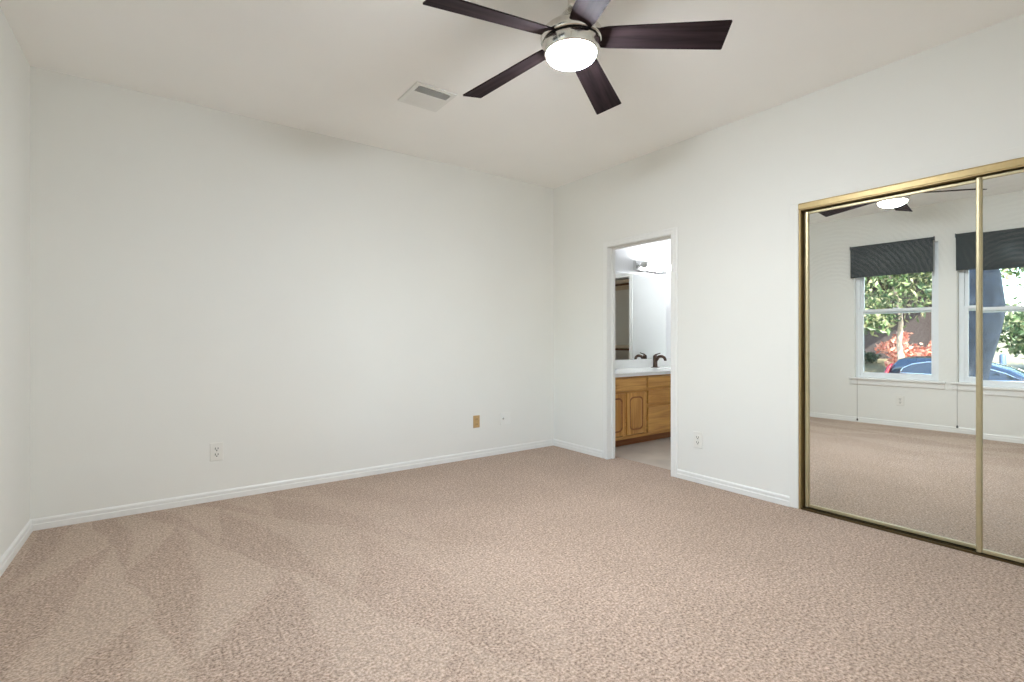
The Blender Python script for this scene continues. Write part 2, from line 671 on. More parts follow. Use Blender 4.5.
# the shell of the mirrored closet behind its doors
b = MB()
b.box((X + T + 0.55, C0 - 0.1, 0), (X + T + 0.62, C1 + 0.1, H))
b.box((X + T, C1 + 0.02, 0), (X + T + 0.55, C1 + 0.09, H))
b.box((X + T, C0 - 0.09, 0), (X + T + 0.55, C0 - 0.02, H))
b.box((X + T, C0 - 0.02, -0.1), (X + T + 0.55, C1 + 0.02, 0))
struct(b.build('wall_closet', M['wall']), 'closet walls behind the mirrored doors', 'wall')

# baseboards
BP = [(0, 0), (0.014, 0), (0.014, 0.034), (0.010, 0.038), (0.010, 0.056), (0.006, 0.064), (0, 0.067)]


def baseboard(name, label, runs, xf=None):
    m_ = MB(xf)
    for p0, p1 in runs:
        m_.prism(BP, p0, p1)
    return struct(m_.build(name, M['trim']), label, 'baseboard')


# prism's side = dir x up: walking so that the room lies on the right hand
baseboard('baseboard_back', 'white baseboard along the long blank wall', [((WX, Y, 0), (X, Y, 0))])
baseboard('baseboard_right', 'white baseboard along the wall with the doorway',
          [((X, Y, 0), (X, D1 + 0.057, 0)), ((X, D0 - 0.055, 0), (X, C1 + 0.055, 0))])
baseboard('baseboard_left', 'white baseboard under the two windows', [((0, -4.78, 0), (0, 0, 0))], LM)

# ------------------------------------------------------------------ bathroom doorway
door = empty('door_1', (X, (D0 + D1) / 2, 0))
struct(door, 'white cased doorway opening into the bathroom', 'doorway')


def at(o):
    return Matrix.Translation(-o.location)


CW = 0.055
casing_prof = [(0, 0), (0.017, 0), (0.017, 0.020), (0.012, 0.026), (0.012, 0.046), (0.006, CW), (0, CW)]
b = MB(at(door))
# legs then head; profile thickness towards the room (-x)
for y0, sgn in ((D1, 1), (D0, -1)):
    P = [(X, y0), (X - 0.017, y0), (X - 0.017, y0 + sgn * 0.020), (X - 0.012, y0 + sgn * 0.026),
         (X - 0.012, y0 + sgn * 0.046), (X - 0.006, y0 + sgn * CW), (X, y0 + sgn * CW)]
    vb = [b.bm.verts.new(b.xf @ Vector((p[0], p[1], 0))) for p in P]
    zt = [DH + abs(p[1] - y0) for p in P]
    vt = [b.bm.verts.new(b.xf @ Vector((p[0], p[1], z))) for p, z in zip(P, zt)]
    n = len(P)
    for i in range(n):
        b.bm.faces.new([vb[i], vb[(i + 1) % n], vt[(i + 1) % n], vt[i]])
    b.bm.faces.new(vb)
    b.bm.faces.new(vt)
HP = [(0, 0), (0.017, 0), (0.017, 0.020), (0.012, 0.026), (0.012, 0.046), (0.006, CW), (0, CW)]
v0 = [b.bm.verts.new(b.xf @ Vector((X - u, D1 + v, DH + v))) for u, v in HP]
v1 = [b.bm.verts.new(b.xf @ Vector((X - u, D0 - v, DH + v))) for u, v in HP]
for i in range(len(HP)):
    b.bm.faces.new([v0[i], v0[(i + 1) % len(HP)], v1[(i + 1) % len(HP)], v1[i]])
b.bm.faces.new(v0)
b.bm.faces.new(v1)
b.build('casing', M['trim'], door)
b = MB(at(door))
b.box((X - 0.002, D1 - 0.004, 0), (X + T + 0.004, D1 + 0.016, DH))
b.box((X - 0.002, D0 - 0.016, 0), (X + T + 0.004, D0 + 0.004, DH))
b.box((X - 0.002, D0 - 0.016, DH - 0.004), (X + T + 0.004, D1 + 0.016, DH + 0.016))
b.build('jamb', M['trim'], door)
b = MB(at(door))
b.box((X + 0.045, D1 - 0.016, 0), (X + 0.080, D1 - 0.004, DH - 0.004))
b.box((X + 0.045, D0 + 0.004, 0), (X + 0.080, D0 + 0.016, DH - 0.004))
b.box((X + 0.045, D0 + 0.016, DH - 0.016), (X + 0.080, D1 - 0.016, DH - 0.004))
b.build('door_stop', M['trim'], door)

# ------------------------------------------------------------------ mirrored closet
b = MB()
tw = 0.058
b.box((X - 0.009, C1, 0), (X, C1 + tw, CH), 0.003)
b.box((X - 0.009, C0 - tw, 0), (X, C0, CH), 0.003)
b.box((X - 0.009, C0 - tw, CH), (X, C1 + tw, CH + tw), 0.003)
struct(b.build('trim_1', M['wall']), 'flat white trim around the mirrored closet', 'trim')

trk = empty('closet_door_track', (X, (C0 + C1) / 2, 0))
struct(trk, 'gold anodized track framing the mirrored closet doors', 'track')
b = MB(at(trk))
b.prism([(-0.072, -0.045), (0.012, -0.045), (0.012, -0.041), (0.016, -0.037), (0.016, -0.008), (0.012, -0.002), (0.012, 0), (-0.072, 0)],
        (X, C1 - 0.002, CH), (X, C0 + 0.002, CH))
b.build('header', M['gold'], trk)
b = MB(at(trk))
b.box((X - 0.008, C1 - 0.013, 0), (X + 0.072, C1 - 0.001, CH - 0.045), 0.002)
b.box((X - 0.008, C0 + 0.001, 0), (X + 0.072, C0 + 0.013, CH - 0.045), 0.002)
b.build('side_channel', M['gold'], trk)
b = MB(at(trk))
b.box((X - 0.004, C0 + 0.013, 0), (X + 0.072, C1 - 0.013, 0.004))
for xx in (X - 0.004, X + 0.030, X + 0.068):
    b.box((xx, C0 + 0.013, 0.004), (xx + 0.004, C1 - 0.013, 0.012))
b.build('floor_track', mat('track_bronze', srgb(96, 82, 56), 0.4, 0.8, noise=0.05), trk)


def mirror_door(name, label, y0, y1, xp, tilt_y=0.0, yaw=0.0):
    """frame built around the door's own centre; local x=0 is the mirror face"""
    w_ = y1 - y0
    z0, z1 = 0.017, 1.957
    o = empty(name, (xp, (y0 + y1) / 2, z0), (0, tilt_y, yaw))
    hh = z1 - z0
    sw = 0.025
    m_ = MB()
    m_.box((0, -w_ / 2 + sw * 0.6, 0.012), (0.006, w_ / 2 - sw * 0.6, hh - 0.008))
    m_.build('mirror', M['mirror'], o)
    prof = [(-0.012, -sw / 2), (0.006, -sw / 2), (0.012, -sw / 2 + 0.004), (0.0135, 0), (0.012, sw / 2 - 0.004), (0.006, sw / 2), (-0.012, sw / 2)]
    for s in (-1, 1):
        m_ = MB()
        yc = s * (w_ / 2 - sw / 2)
        pts = [(-u, yc + v) for u, v in prof]
        vb = [m_.bm.verts.new((p[0], p[1], 0)) for p in pts]
        vt = [m_.bm.verts.new((p[0], p[1], hh)) for p in pts]
        for i in range(len(pts)):
            f = m_.bm.faces.new([vb[i], vb[(i + 1) % len(pts)], vt[(i + 1) % len(pts)], vt[i]])
        m_.bm.faces.new(vb)
        m_.bm.faces.new(vt)
        m_.build('stile', M['gold_pale'], o)
    for z_, h_ in ((0, 0.019), (hh - 0.014, 0.014)):
        m_ = MB()
        m_.box((-0.009, -w_ / 2 + sw, z_), (0.010, w_ / 2 - sw, z_ + h_), 0.002)
        m_.build('rail', M['gold_pale'], o)
    return tag(o, label, 'closet door', 'mirrored sliding closet doors')


mirror_door('mirrored_closet_door', 'gold framed mirrored sliding door nearest the bathroom doorway, running behind its neighbour',
            0.585, 1.526, X + 0.044, tilt_y=-0.0035, yaw=0.008)
mirror_door('mirrored_closet_door', 'gold framed mirrored sliding door cut by the right edge, running in front of its neighbour',
            -0.236, 0.677, X + 0.013, yaw=0.008)

# ------------------------------------------------------------------ ceiling fan
FX, FY = 1.497, 1.612
fan = empty('ceiling_fan', (FX, FY, H))
tag(fan, 'brushed nickel five blade ceiling fan with lit dome light and dark wood blades', 'ceiling fan')
z = lambda v: v - H
MB().lathe([(0.020, z(2.640)), (0.055, z(2.650)), (0.068, z(2.680)), (0.070, z(2.716))], n=36).build('canopy', M['nickel'], fan)
MB().lathe([(0.016, z(2.53)), (0.016, z(2.66))], n=20).build('downrod', M['nickel'], fan)
MB().lathe([(0.127, z(2.416)), (0.133, z(2.420)), (0.135, z(2.440)), (0.133, z(2.452)), (0.118, z(2.468)), (0.085, z(2.494)),
            (0.062, z(2.510)), (0.050, z(2.524)), (0.040, z(2.540)), (0.026, z(2.556)), (0.022, z(2.562))], n=56).build('motor_housing', M['nickel'], fan)
MB().lathe([(0.118, z(2.404)), (0.118, z(2.418))], n=48).build('shadow_ring', M['gap'], fan)
MB().lathe([(0.106, z(2.366)), (0.113, z(2.364)), (0.118, z(2.370)), (0.127, z(2.395)), (0.128, z(2.404)), (0.123, z(2.407)), (0.05, z(2.407))],
           n=56).build('light_fitter', M['nickel'], fan)
dome = [(0.109, z(2.3655))]
for k in range(1, 11):
    t = k / 10 * math.pi / 2
    dome.append((0.109 * math.cos(t) + 0.0005, z(2.3655 - 0.044 * math.sin(t))))
MB().lathe(dome, n=56).build('light_dome', M['dome'], fan)

TH0, PITCH, DROOP = -0.76, -0.28, 0.059
bm_ = MB()
r0, r1a, r1b, hw0, hw1, th = 0.105, 0.648, 0.653, 0.047, 0.071, 0.006
ptsA = []
out = [(r0, -0.046), (0.16, -0.054), (0.25, -0.0575), (r1b - 0.004, -hw1), (r1b, -hw1 + 0.004),
       (r1a, hw1 - 0.004), (r1a - 0.004, hw1), (0.25, 0.0575), (0.16, 0.054), (r0, 0.046)]
top = [bm_.bm.verts.new((p[0], p[1], th / 2)) for p in out]
bot = [bm_.bm.verts.new((p[0], p[1], -th / 2)) for p in out]
bm_.bm.faces.new(top)
bm_.bm.faces.new(bot[::-1])
for i in range(len(out)):
    bm_.bm.faces.new([bot[i], bot[(i + 1) % len(out)], top[(i + 1) % len(out)], top[i]])
blade = bm_.build('blade', M['blade'], fan)
for k in range(5):
    o = blade if k == 0 else blade.copy()
    if k:
        COL.objects.link(o)
        o.parent = fan
    a = TH0 + k * 2 * math.pi / 5
    mtx = Matrix.Translation((0, 0, z(2.436))) @ Matrix.Rotation(a, 4, 'Z') @ Matrix.Rotation(math.atan(DROOP), 4, 'Y') @ Matrix.Rotation(PITCH, 4, 'X')
    o.matrix_local = mtx

# ------------------------------------------------------------------ ceiling vent
vx0, vx1, vy0, vy1 = 1.345, 1.630, 2.840, 3.140
vent = empty('ceiling_vent', ((vx0 + vx1) / 2, (vy0 + vy1) / 2, H))
tag(vent, 'white louvred air register in the ceiling left of the fan', 'vent')
A = at(vent)
b = MB(A)
fw = 0.030
for (xa, ya, xb, yb) in ((vx0, vy0, vx1, vy0 + fw), (vx0, vy1 - fw, vx1, vy1), (vx0, vy0 + fw, vx0 + fw, vy1 - fw), (vx1 - fw, vy0 + fw, vx1, vy1 - fw)):
    b.box((xa, ya, H - 0.010), (xb, yb, H - 0.0005), 0.002)
b.box((vx0 + fw, vy0 + 0.106, H - 0.010), (vx1 - fw, vy0 + 0.116, H - 0.002))
b.build('frame', M['vent'], vent)
b = MB(A)
b.box((vx0 + fw, vy0 + fw, H - 0.002), (vx1 - fw, vy1 - fw, H - 0.0005))
b.build('duct_backing', M['vent_dark'], vent)


def slats(ys, tilt):
    for y_ in ys:
        m_ = MB(A)
        dy, dz = 0.008 * math.cos(tilt), 0.008 * math.sin(tilt)
        z0_ = H - 0.0085
        m_.prism([(-dy, -dz - 0.0006), (dy, dz - 0.0006), (dy, dz + 0.0006), (-dy, -dz + 0.0006)], (vx1 - fw, y_, z0_), (vx0 + fw, y_, z0_))
        m_.build('louver', M['vent'], vent)


slats([vy0 + fw + 0.012 + 0.0185 * k for k in range(4)], R(62))
slats([vy0 + 0.124 + 0.0148 * k for k in range(10)], R(-18))

# ------------------------------------------------------------------ wall outlets and plates


def wall_frame(p, n):
    """local x = to the right as seen facing the plate, y = up, z = out of the wall"""
    n = Vector(n).normalized()
    up = Vector((0, 0, 1))
    rt = up.cross(n)
    m4 = Matrix((rt, up, n)).transposed().to_4x4()
    m4.translation = Vector(p)
    return m4


def plate_body(w_, h_, t_=0.006):
    m_ = MB()
    m_.box((-w_ / 2, -h_ / 2, 0), (w_ / 2, h_ / 2, t_), 0.003)
    return m_


def outlet(label, p, n, group='duplex outlets low on the walls', w_=0.080, h_=0.126):
    o = empty('wall_outlet')
    o.matrix_world = wall_frame(p, n)
    tag(o, label, 'outlet', group)
    plate_body(w_, h_).build('cover_plate', M['outlet'], o)
    for s in (-1, 1):
        m_ = MB()
        prof = []
        for k in range(24):
            t = 2 * math.pi * k / 24
            prof.append((max(-0.0165, min(0.0165, 0.019 * math.cos(t))), s * 0.0205 + max(-0.0145, min(0.0145, 0.017 * math.sin(t)))))
        vb = [m_.bm.verts.new((p_[0], p_[1], 0.005)) for p_ in prof]
        vt = [m_.bm.verts.new((p_[0], p_[1], 0.0085)) for p_ in prof]
        for i in range(24):
            m_.bm.faces.new([vb[i], vb[(i + 1) % 24], vt[(i + 1) % 24], vt[i]])
        m_.bm.faces.new(vt)
        rc = m_.build('receptacle', M['outlet'], o)
        m_ = MB()
        cy = s * 0.0205
        m_.box((-0.0105, cy - 0.004, 0.0080), (-0.0060, cy + 0.010, 0.0090))
        m_.box((0.0060, cy - 0.003, 0.0080), (0.0105, cy + 0.009, 0.0090))
        m_.box((-0.0040, cy - 0.013, 0.0080), (0.0040, cy - 0.006, 0.0090))
        m_.build('slots', M['slot'], rc)
    m_ = MB()
    m_.lathe([(0.0035, 0.006), (0.003, 0.0075), (0.001, 0.0078)], n=12)
    m_.build('screw', M['chrome'], o)
    return o


outlet('white duplex outlet low on the long blank wall', (0.387, Y, 0.339), (0, -1, 0))
outlet('white duplex outlet between the bathroom doorway and the closet', (X, 2.296, 0.334), (-1, 0, 0))
pl = LM @ Vector((0, -1.892, 0.323))
outlet('outlet below the window, seen only reflected in the closet mirror', pl, LM.to_3x3() @ Vector((1, 0, 0)))

o = empty('wall_plate')
o.matrix_world = wall_frame((2.512, Y, 0.343), (0, -1, 0))
tag(o, 'small tan wall plate on the long blank wall near the corner', 'wall plate')
plate_body(0.072, 0.116).build('cover_plate', M['almond'], o)
for s in (-1, 1):
    m_ = MB()
    m_.box((-0.013, s * 0.024 - 0.014, 0.006), (0.013, s * 0.024 + 0.014, 0.008), 0.001)
    rc = m_.build('receptacle', M['almond'], o)
    m_ = MB()
    m_.box((-0.008, s * 0.024 - 0.006, 0.0078), (-0.005, s * 0.024 + 0.006, 0.0086))
    m_.box((0.005, s * 0.024 - 0.006, 0.0078), (0.008, s * 0.024 + 0.006, 0.0086))
    m_.build('slots', mat('jack_slot', srgb(96, 78, 48), 0.6, noise=0.05), rc)

o = empty('wall_plate')
o.matrix_world = wall_frame((2.845, Y, 0.340), (0, -1, 0))
tag(o, 'white painted wall plate with a cable jack, right of the tan plate', 'wall plate')
plate_body(0.120, 0.120).build('cover_plate', M['plate_wall'], o)
m_ = MB()
m_.box((0.010, -0.034, 0.006), (0.044, 0.034, 0.008), 0.001)
m_.build('rocker_insert', M['plate_wall'], o)
m_ = MB()
m_.lathe([(0.009, 0.006), (0.009, 0.009), (0.005, 0.009), (0.005, 0.014), (0.003, 0.0142)], (-0.026, 0.004, 0), n=14)
m_.build('cable_jack', M['nickel'], o)

# ------------------------------------------------------------------ windows in the left wall


def window(idx, w0, w1, label):
    o = empty('window_%d' % idx)
    yc = (w0 + w1) / 2
    o.matrix_world = LM @ Matrix.Translation((0, yc, WZ0))
    struct(o, label, 'window')
    L_, Rr = (w0 - yc), (w1 - yc)
    ht = WZ1 - WZ0
    f0 = 0.045
    fx0, fx1 = -0.125, -0.055
    m_ = MB()
    m_.box((fx0, L_, 0), (fx1, L_ + f0, ht))
    m_.box((fx0, Rr - f0, 0), (fx1, Rr, ht))
    m_.box((fx0, L_ + f0, 0), (fx1, Rr - f0, f0 * 0.6))
    m_.box((fx0, L_ + f0, ht - f0), (fx1, Rr - f0, ht))
    m_.build('frame', M['vinyl'], o)
    mr = 1.455 - WZ0
    for nm, z0_, z1_, xo in (('lower_sash', 0.024, mr + 0.030, -0.078), ('upper_sash', mr - 0.030, ht - f0, -0.108)):
        s_ = 0.036
        m_ = MB()
        m_.box((xo - 0.014, L_ + f0, z0_), (xo + 0.014, L_ + f0 + s_, z1_), 0.003)
        m_.box((xo - 0.014, Rr - f0 - s_, z0_), (xo + 0.014, Rr - f0, z1_), 0.003)
        m_.box((xo - 0.014, L_ + f0 + s_, z0_), (xo + 0.014, Rr - f0 - s_, z0_ + (0.05 if nm == 'lower_sash' else s_)), 0.003)
        m_.box((xo - 0.014, L_ + f0 + s_, z1_ - s_), (xo + 0.014, Rr - f0 - s_, z1_), 0.003)
        sash = m_.build(nm, M['vinyl'], o)
        m_ = MB()
        m_.box((xo - 0.003, L_ + f0 + s_ - 0.004, z0_ + 0.02), (xo + 0.003, Rr - f0 - s_ + 0.004, z1_ - 0.02))
        m_.build('pane', M['glass'], sash)
    m_ = MB()
    m_.box((-0.055, L_ - 0.0, -0.004), (0.0, Rr + 0.0, 0.004))
    m_.box((0.0, L_ - 0.065, -0.018), (0.034, Rr + 0.062, 0.004), 0.004)
    m_.box((0.0, L_ - 0.060, -0.085), (0.014, Rr + 0.058, -0.018), 0.003)
    m_.build('sill', M['trim'], o)
    m_ = MB()
    m_.box((-0.072, -0.03, mr + 0.030), (-0.055, 0.03, mr + 0.040), 0.002)
    m_.build('sash_lock', M['vinyl'], o)
    return o


window(1, W1[0], W1[1], 'white vinyl double hung window reflected at the left of the closet mirrors')
window(2, W2[0], W2[1], 'white vinyl double hung window reflected behind the divider of the closet mirrors')


def roller_shade(label, y0, y1, zb, chain_y, chain_z):
    yc = (y0 + y1) / 2
    o = empty('roller_shade')
    o.matrix_world = LM @ Matrix.Translation((0, yc, 2.325))
    tag(o, label, 'window shade', 'charcoal roller shades over the windows')
    hw = (y1 - y0) / 2
    m_ = MB()
    m_.lathe([(0.018, -hw + 0.006), (0.018, hw - 0.006)], (0.028, 0, -0.024), axis='Y', n=24)
    m_.build('roller', M['shade'], o)
    m_ = MB()
    m_.box((0.0455, -hw + 0.008, zb - 2.325), (0.0470, hw - 0.008, -0.022))
    m_.build('fabric', M['shade'], o)
    m_ = MB()
    m_.box((0.043, -hw + 0.008, zb - 2.325 - 0.006), (0.0495, hw - 0.008, zb - 2.325 + 0.014), 0.002)
    m_.build('hem_bar', M['shade'], o)
    for s in (-1, 1):
        m_ = MB()
        ya, yb = sorted((s * hw, s * (hw - 0.004)))
        m_.box((0.0, ya, -0.050), (0.050, yb, 0.0), 0.001)
        m_.build('bracket', M['tassel'], o)
    m_ = MB()
    cy = chain_y - yc
    ends = []
    for dx in (0.018, 0.040):
        m_.tube([(dx, hw - 0.002 if cy > 0 else -hw + 0.002, -0.024), (dx, cy, -0.30), (dx, cy, chain_z - 2.325 + 0.03)], 0.0010, n=6)
    m_.build('bead_chain', M['cord'], o)
    m_ = MB()
    m_.lathe([(0.004, 0.030), (0.009, 0.022), (0.010, 0.006), (0.006, 0.0)], (0.029, cy, chain_z - 2.325), n=12)
    m_.build('chain_weight', M['tassel'], o)
    return o


roller_shade('charcoal roller shade on the window reflected at the left of the closet mirrors', -2.234, -1.362, 1.910, -1.437, 0.020)
roller_shade('charcoal roller shade on the window reflected behind the closet mirror divider', -3.310, -2.424, 1.896, -2.438, 0.060)

# ------------------------------------------------------------------ bathroom
VY = 3.49                 # face of the vanity
VB = BYW - 0.001
VX0, VX1 = X + T + 0.003, 5.895
CT0, CT1 = 0.735, 0.770
van = empty('vanity_cabinet', ((VX0 + VX1) / 2, VY, 0))
tag(van, 'golden oak bathroom vanity cabinet seen through the doorway', 'cabinet')
A = at(van)
b = MB(A)
b.box((VX0, VY + 0.02, 0.085), (VX0 + 0.016, VB, CT0 - 0.001))
b.box((VX1 - 0.016, VY + 0.02, 0.085), (VX1, VB, CT0 - 0.001))
b.box((VX0 + 0.016, VY + 0.02, 0.085), (VX1 - 0.016, VB, 0.101))
b.box((VX0 + 0.016, VB - 0.006, 0.101), (VX1 - 0.016, VB, CT0 - 0.001))
# face frame
b.box((VX0, VY + 0.0, 0.085), (VX1, VY + 0.02, 0.118))
b.box((VX0, VY + 0.0, CT0 - 0.018), (VX1, VY + 0.02, CT0 - 0.001))
for xs in ((VX0, VX0 + 0.05), (4.300, 4.342), (4.772, 4.815), (5.42, 5.47), (VX1 - 0.03, VX1)):
    b.box((xs[0], VY, 0.118), (xs[1], VY + 0.02, CT0 - 0.018))
for zs in ((0.388, 0.428), (0.566, 0.604)):
    b.box((4.342, VY, zs[0]), (4.772, VY + 0.02, zs[1]))
for xs in ((3.965, 4.020), (5.098, 5.140)):
    b.box((xs[0], VY, 0.118), (xs[1], VY + 0.02, 0.560))
for xs in ((VX0 + 0.05, 4.300), (4.815, 5.42)):
    b.box((xs[0], VY, 0.560), (xs[1], VY + 0.02, 0.582))
b.build('carcass', M['oak_h'], van)
b = MB(A)
b.box((VX0, VY + 0.072, 0), (VX1, VY + 0.085, 0.085))
b.build('toe_kick', M['oak_dark'], van)


def slab_front(name, x0, x1, z0, z1):
    m_ = MB(A)
    m_.box((x0, VY - 0.018, z0), (x1, VY - 0.0005, z1), 0.006)
    return m_.build(name, M['oak_h'], van)


def arch(x0, x1, z0, z1, r):
    pts = []
    for cx, cz, a0 in ((x1 - r, z0 + r * 0.6, -90), (x1 - r, z1 - r * 0.6, 0), (x0 + r, z1 - r * 0.6, 90), (x0 + r, z0 + r * 0.6, 180)):
        for k in range(7):
            t = R(a0 + 15 * k)
            pts.append((cx + r * math.cos(t), cz + r * 0.6 * math.sin(t)))
    return pts


def cab_door(x0, x1, z0, z1):
    """rail and stile frame around a recess, with an arched raised panel"""
    m_ = MB(A)
    s_ = 0.045
    yf, yb = VY - 0.019, VY - 0.0005
    m_.box((x0, yf, z0), (x0 + s_, yb, z1), 0.003)
    m_.box((x1 - s_, yf, z0), (x1, yb, z1), 0.003)
    m_.box((x0 + s_, yf, z0), (x1 - s_, yb, z0 + s_), 0.003)
    m_.box((x0 + s_, yf, z1 - s_), (x1 - s_, yb, z1), 0.003)
    m_.box((x0 + s_, VY - 0.0165, z0 + s_), (x1 - s_, yb, z1 - s_))
    d = m_.build('door', M['oak'], van)

    def ring_(e, r_):
        return arch(x0 + s_ + e, x1 - s_ - e, z0 + s_ + e, z1 - s_ - e, r_)
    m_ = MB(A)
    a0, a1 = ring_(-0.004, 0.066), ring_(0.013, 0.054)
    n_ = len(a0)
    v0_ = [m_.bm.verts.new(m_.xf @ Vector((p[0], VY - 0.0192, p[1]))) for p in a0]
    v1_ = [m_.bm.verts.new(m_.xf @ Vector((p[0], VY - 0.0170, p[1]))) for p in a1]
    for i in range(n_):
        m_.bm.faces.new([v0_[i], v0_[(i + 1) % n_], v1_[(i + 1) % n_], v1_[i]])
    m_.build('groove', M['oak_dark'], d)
    m_ = MB(A)
    a0, a1 = ring_(0.011, 0.055), ring_(0.026, 0.044)
    v0_ = [m_.bm.verts.new(m_.xf @ Vector((p[0], VY - 0.0168, p[1]))) for p in a0]
    v1_ = [m_.bm.verts.new(m_.xf @ Vector((p[0], VY - 0.0215, p[1]))) for p in a1]
    for i in range(n_):
        m_.bm.faces.new([v0_[i], v0_[(i + 1) % n_], v1_[(i + 1) % n_], v1_[i]])
    m_.bm.faces.new(v1_)
    m_.build('panel', M['oak'], d)
    return d


slab_front('false_drawer', VX0 + 0.045, 4.306, 0.580, 0.718)
cab_door(VX0 + 0.09, 3.978, 0.128, 0.562)
cab_door(4.008, 4.300, 0.128, 0.562)
slab_front('drawer', 4.346, 4.768, 0.600, 0.716)
slab_front('drawer', 4.346, 4.768, 0.424, 0.570)
slab_front('drawer', 4.346, 4.768, 0.118, 0.392)
slab_front('false_drawer', 4.812, 5.425, 0.580, 0.718)
cab_door(4.818, 5.108, 0.128, 0.562)
cab_door(5.130, 5.420, 0.128, 0.562)

SX = 5.10                 # sink centre
ctop = empty('countertop', ((VX0 + VX1) / 2, VY, CT0))
tag(ctop, 'white cultured marble countertop with backsplash on the oak vanity', 'countertop')
A2 = at(ctop)
b = MB(A2)
# slab around an oval bowl
fy0, fy1 = VY - 0.028, VB
ov = [(SX + 0.225 * math.cos(2 * math.pi * k / 40), 3.72 + 0.160 * math.sin(2 * math.pi * k / 40)) for k in range(40)]
rect = []
for k in range(40):
    t = 2 * math.pi * k / 40
    dx, dy = math.cos(t), math.sin(t)
    rect.append((dx, dy))
outer = []
x0_, x1_, y0_, y1_ = SX - 0.40, SX + 0.40, fy0 + 0.006, fy1 - 0.03
for dx, dy in rect:
    sc_ = min(((x1_ - SX) / dx if dx > 1e-9 else (x0_ - SX) / dx if dx < -1e-9 else 1e9),
              ((y1_ - 3.72) / dy if dy > 1e-9 else (y0_ - 3.72) / dy if dy < -1e-9 else 1e9))
    outer.append((SX + dx * sc_, 3.72 + dy * sc_))
# corners snap
for cx, cy in ((x0_, y0_), (x1_, y0_), (x0_, y1_), (x1_, y1_)):
    k = min(range(40), key=lambda i: (outer[i][0] - cx) ** 2 + (outer[i][1] - cy) ** 2)
    outer[k] = (cx, cy)
vo = [b.bm.verts.new(b.xf @ Vector((p[0], p[1], CT1))) for p in outer]
levels = [(1.0, CT1), (0.96, CT1 - 0.012), (0.86, CT1 - 0.07), (0.62, CT1 - 0.115), (0.25, CT1 - 0.13)]
rings = [[b.bm.verts.new(b.xf @ Vector((SX + (p[0] - SX) * s, 3.72 + (p[1] - 3.72) * s, zz))) for p in ov] for s, zz in levels]
for k in range(40):
    b.bm.faces.new([vo[k], vo[(k + 1) % 40], rings[0][(k + 1) % 40], rings[0][k]])
    for ra, rb in zip(rings, rings[1:]):
        f = b.bm.faces.new([ra[k], ra[(k + 1) % 40], rb[(k + 1) % 40], rb[k]])
        f.smooth = True
b.bm.faces.new(rings[-1])
b.box((VX0, fy0 + 0.006, CT0), (x0_, fy1, CT1))
b.box((x1_, fy0 + 0.006, CT0), (VX1, fy1, CT1))
b.box((x0_, y1_, CT0), (x1_, fy1, CT1))
b.box((VX0, fy0, CT0), (VX1, fy0 + 0.006, CT1))
b.build('slab', M['counter'], ctop)
b = MB(A2)
b.box((VX0, VB - 0.018, CT1), (VX1, VB, CT1 + 0.103), 0.003)
b.build('backsplash', M['counter'], ctop)

fau = empty('faucet', (5.128, 3.990, CT1))
tag(fau, 'dark bronze single lever faucet on the white countertop', 'faucet')
m_ = MB()
m_.lathe([(0.078, 0.0), (0.076, 0.006), (0.040, 0.008)], n=32)
for v in m_.bm.verts:
    v.co.y *= 0.40
m_.build('base_plate', M['bronze'], fau)
MB().lathe([(0.032, 0.006), (0.028, 0.020), (0.026, 0.070), (0.027, 0.110), (0.028, 0.135), (0.023, 0.150), (0.012, 0.156)], n=24).build('body', M['bronze'], fau)
sp = [(0, -0.010, 0.085)]
for k in range(11):
    t = R(150 - 15.5 * k)
    sp.append((0, -0.088 - 0.062 * math.cos(t), 0.092 + 0.050 * math.sin(t)))
MB().tube(sp, [0.022, 0.021] + [0.020 - 0.0004 * k for k in range(10)], n=14).build('spout', M['bronze'], fau)
MB().tube([(0, 0.004, 0.150), (0, -0.012, 0.162), (0, -0.050, 0.172), (0, -0.075, 0.180)], [0.012, 0.009, 0.007, 0.006], n=10).build('lever', M['bronze'], fau)

b = MB()
b.box((3.75, VB - 0.007, CT1 + 0.105), (5.455, VB, 1.925), 0.001)
tag(b.build('vanity_mirror', M['mirror_clean']), 'large frameless mirror above the vanity', 'mirror')

bar = empty('vanity_light_bar', (5.12, VB, 2.03))
tag(bar, 'chrome light bar with globe bulbs above the vanity mirror', 'light fixture')
A3 = at(bar)
b = MB(A3)
b.box((4.812, VB - 0.045, 1.972), (5.425, VB, 2.088), 0.006)
b.build('back_plate', M['chrome'], bar)
for k in range(4):
    bx = 4.888 + 0.154 * k
    MB(A3).lathe([(0.026, VB - 0.045), (0.024, VB - 0.062), (0.018, VB - 0.070)], (bx, 0, 2.03), axis='Y', n=20).build('socket', M['chrome'], bar)
    m_ = MB(A3)
    prof = [(0.016, VB - 0.068)]
    for q in range(1, 14):
        t = math.pi * (q / 14.0 * 0.90 + 0.10)
        prof.append((0.043 * math.sin(t), VB - 0.112 + 0.043 * math.cos(t)))
    prof.append((0.001, VB - 0.1552))
    m_.lathe(prof, (bx, 0, 2.03), axis='Y', n=24)
    bo = m_.build('bulb', M['bulb_off'] if k == 0 else M['bulb'], bar)
    if k == 0:
        bo['label'] = 'unlit grey globe bulb'

# casing of the bathroom closet, seen in the vanity mirror
b = MB()
b.box((BX - 0.014, CO1, 0), (BX, CO1 + 0.06, COH), 0.003)
b.box((BX - 0.014, CO0 - 0.06, 0), (BX, CO0, COH), 0.003)
b.box((BX - 0.014, CO0 - 0.06, COH), (BX, CO1 + 0.06, COH + 0.06), 0.003)
struct(b.build('trim_2', M['trim']), 'white casing around the bathroom closet opening', 'trim')

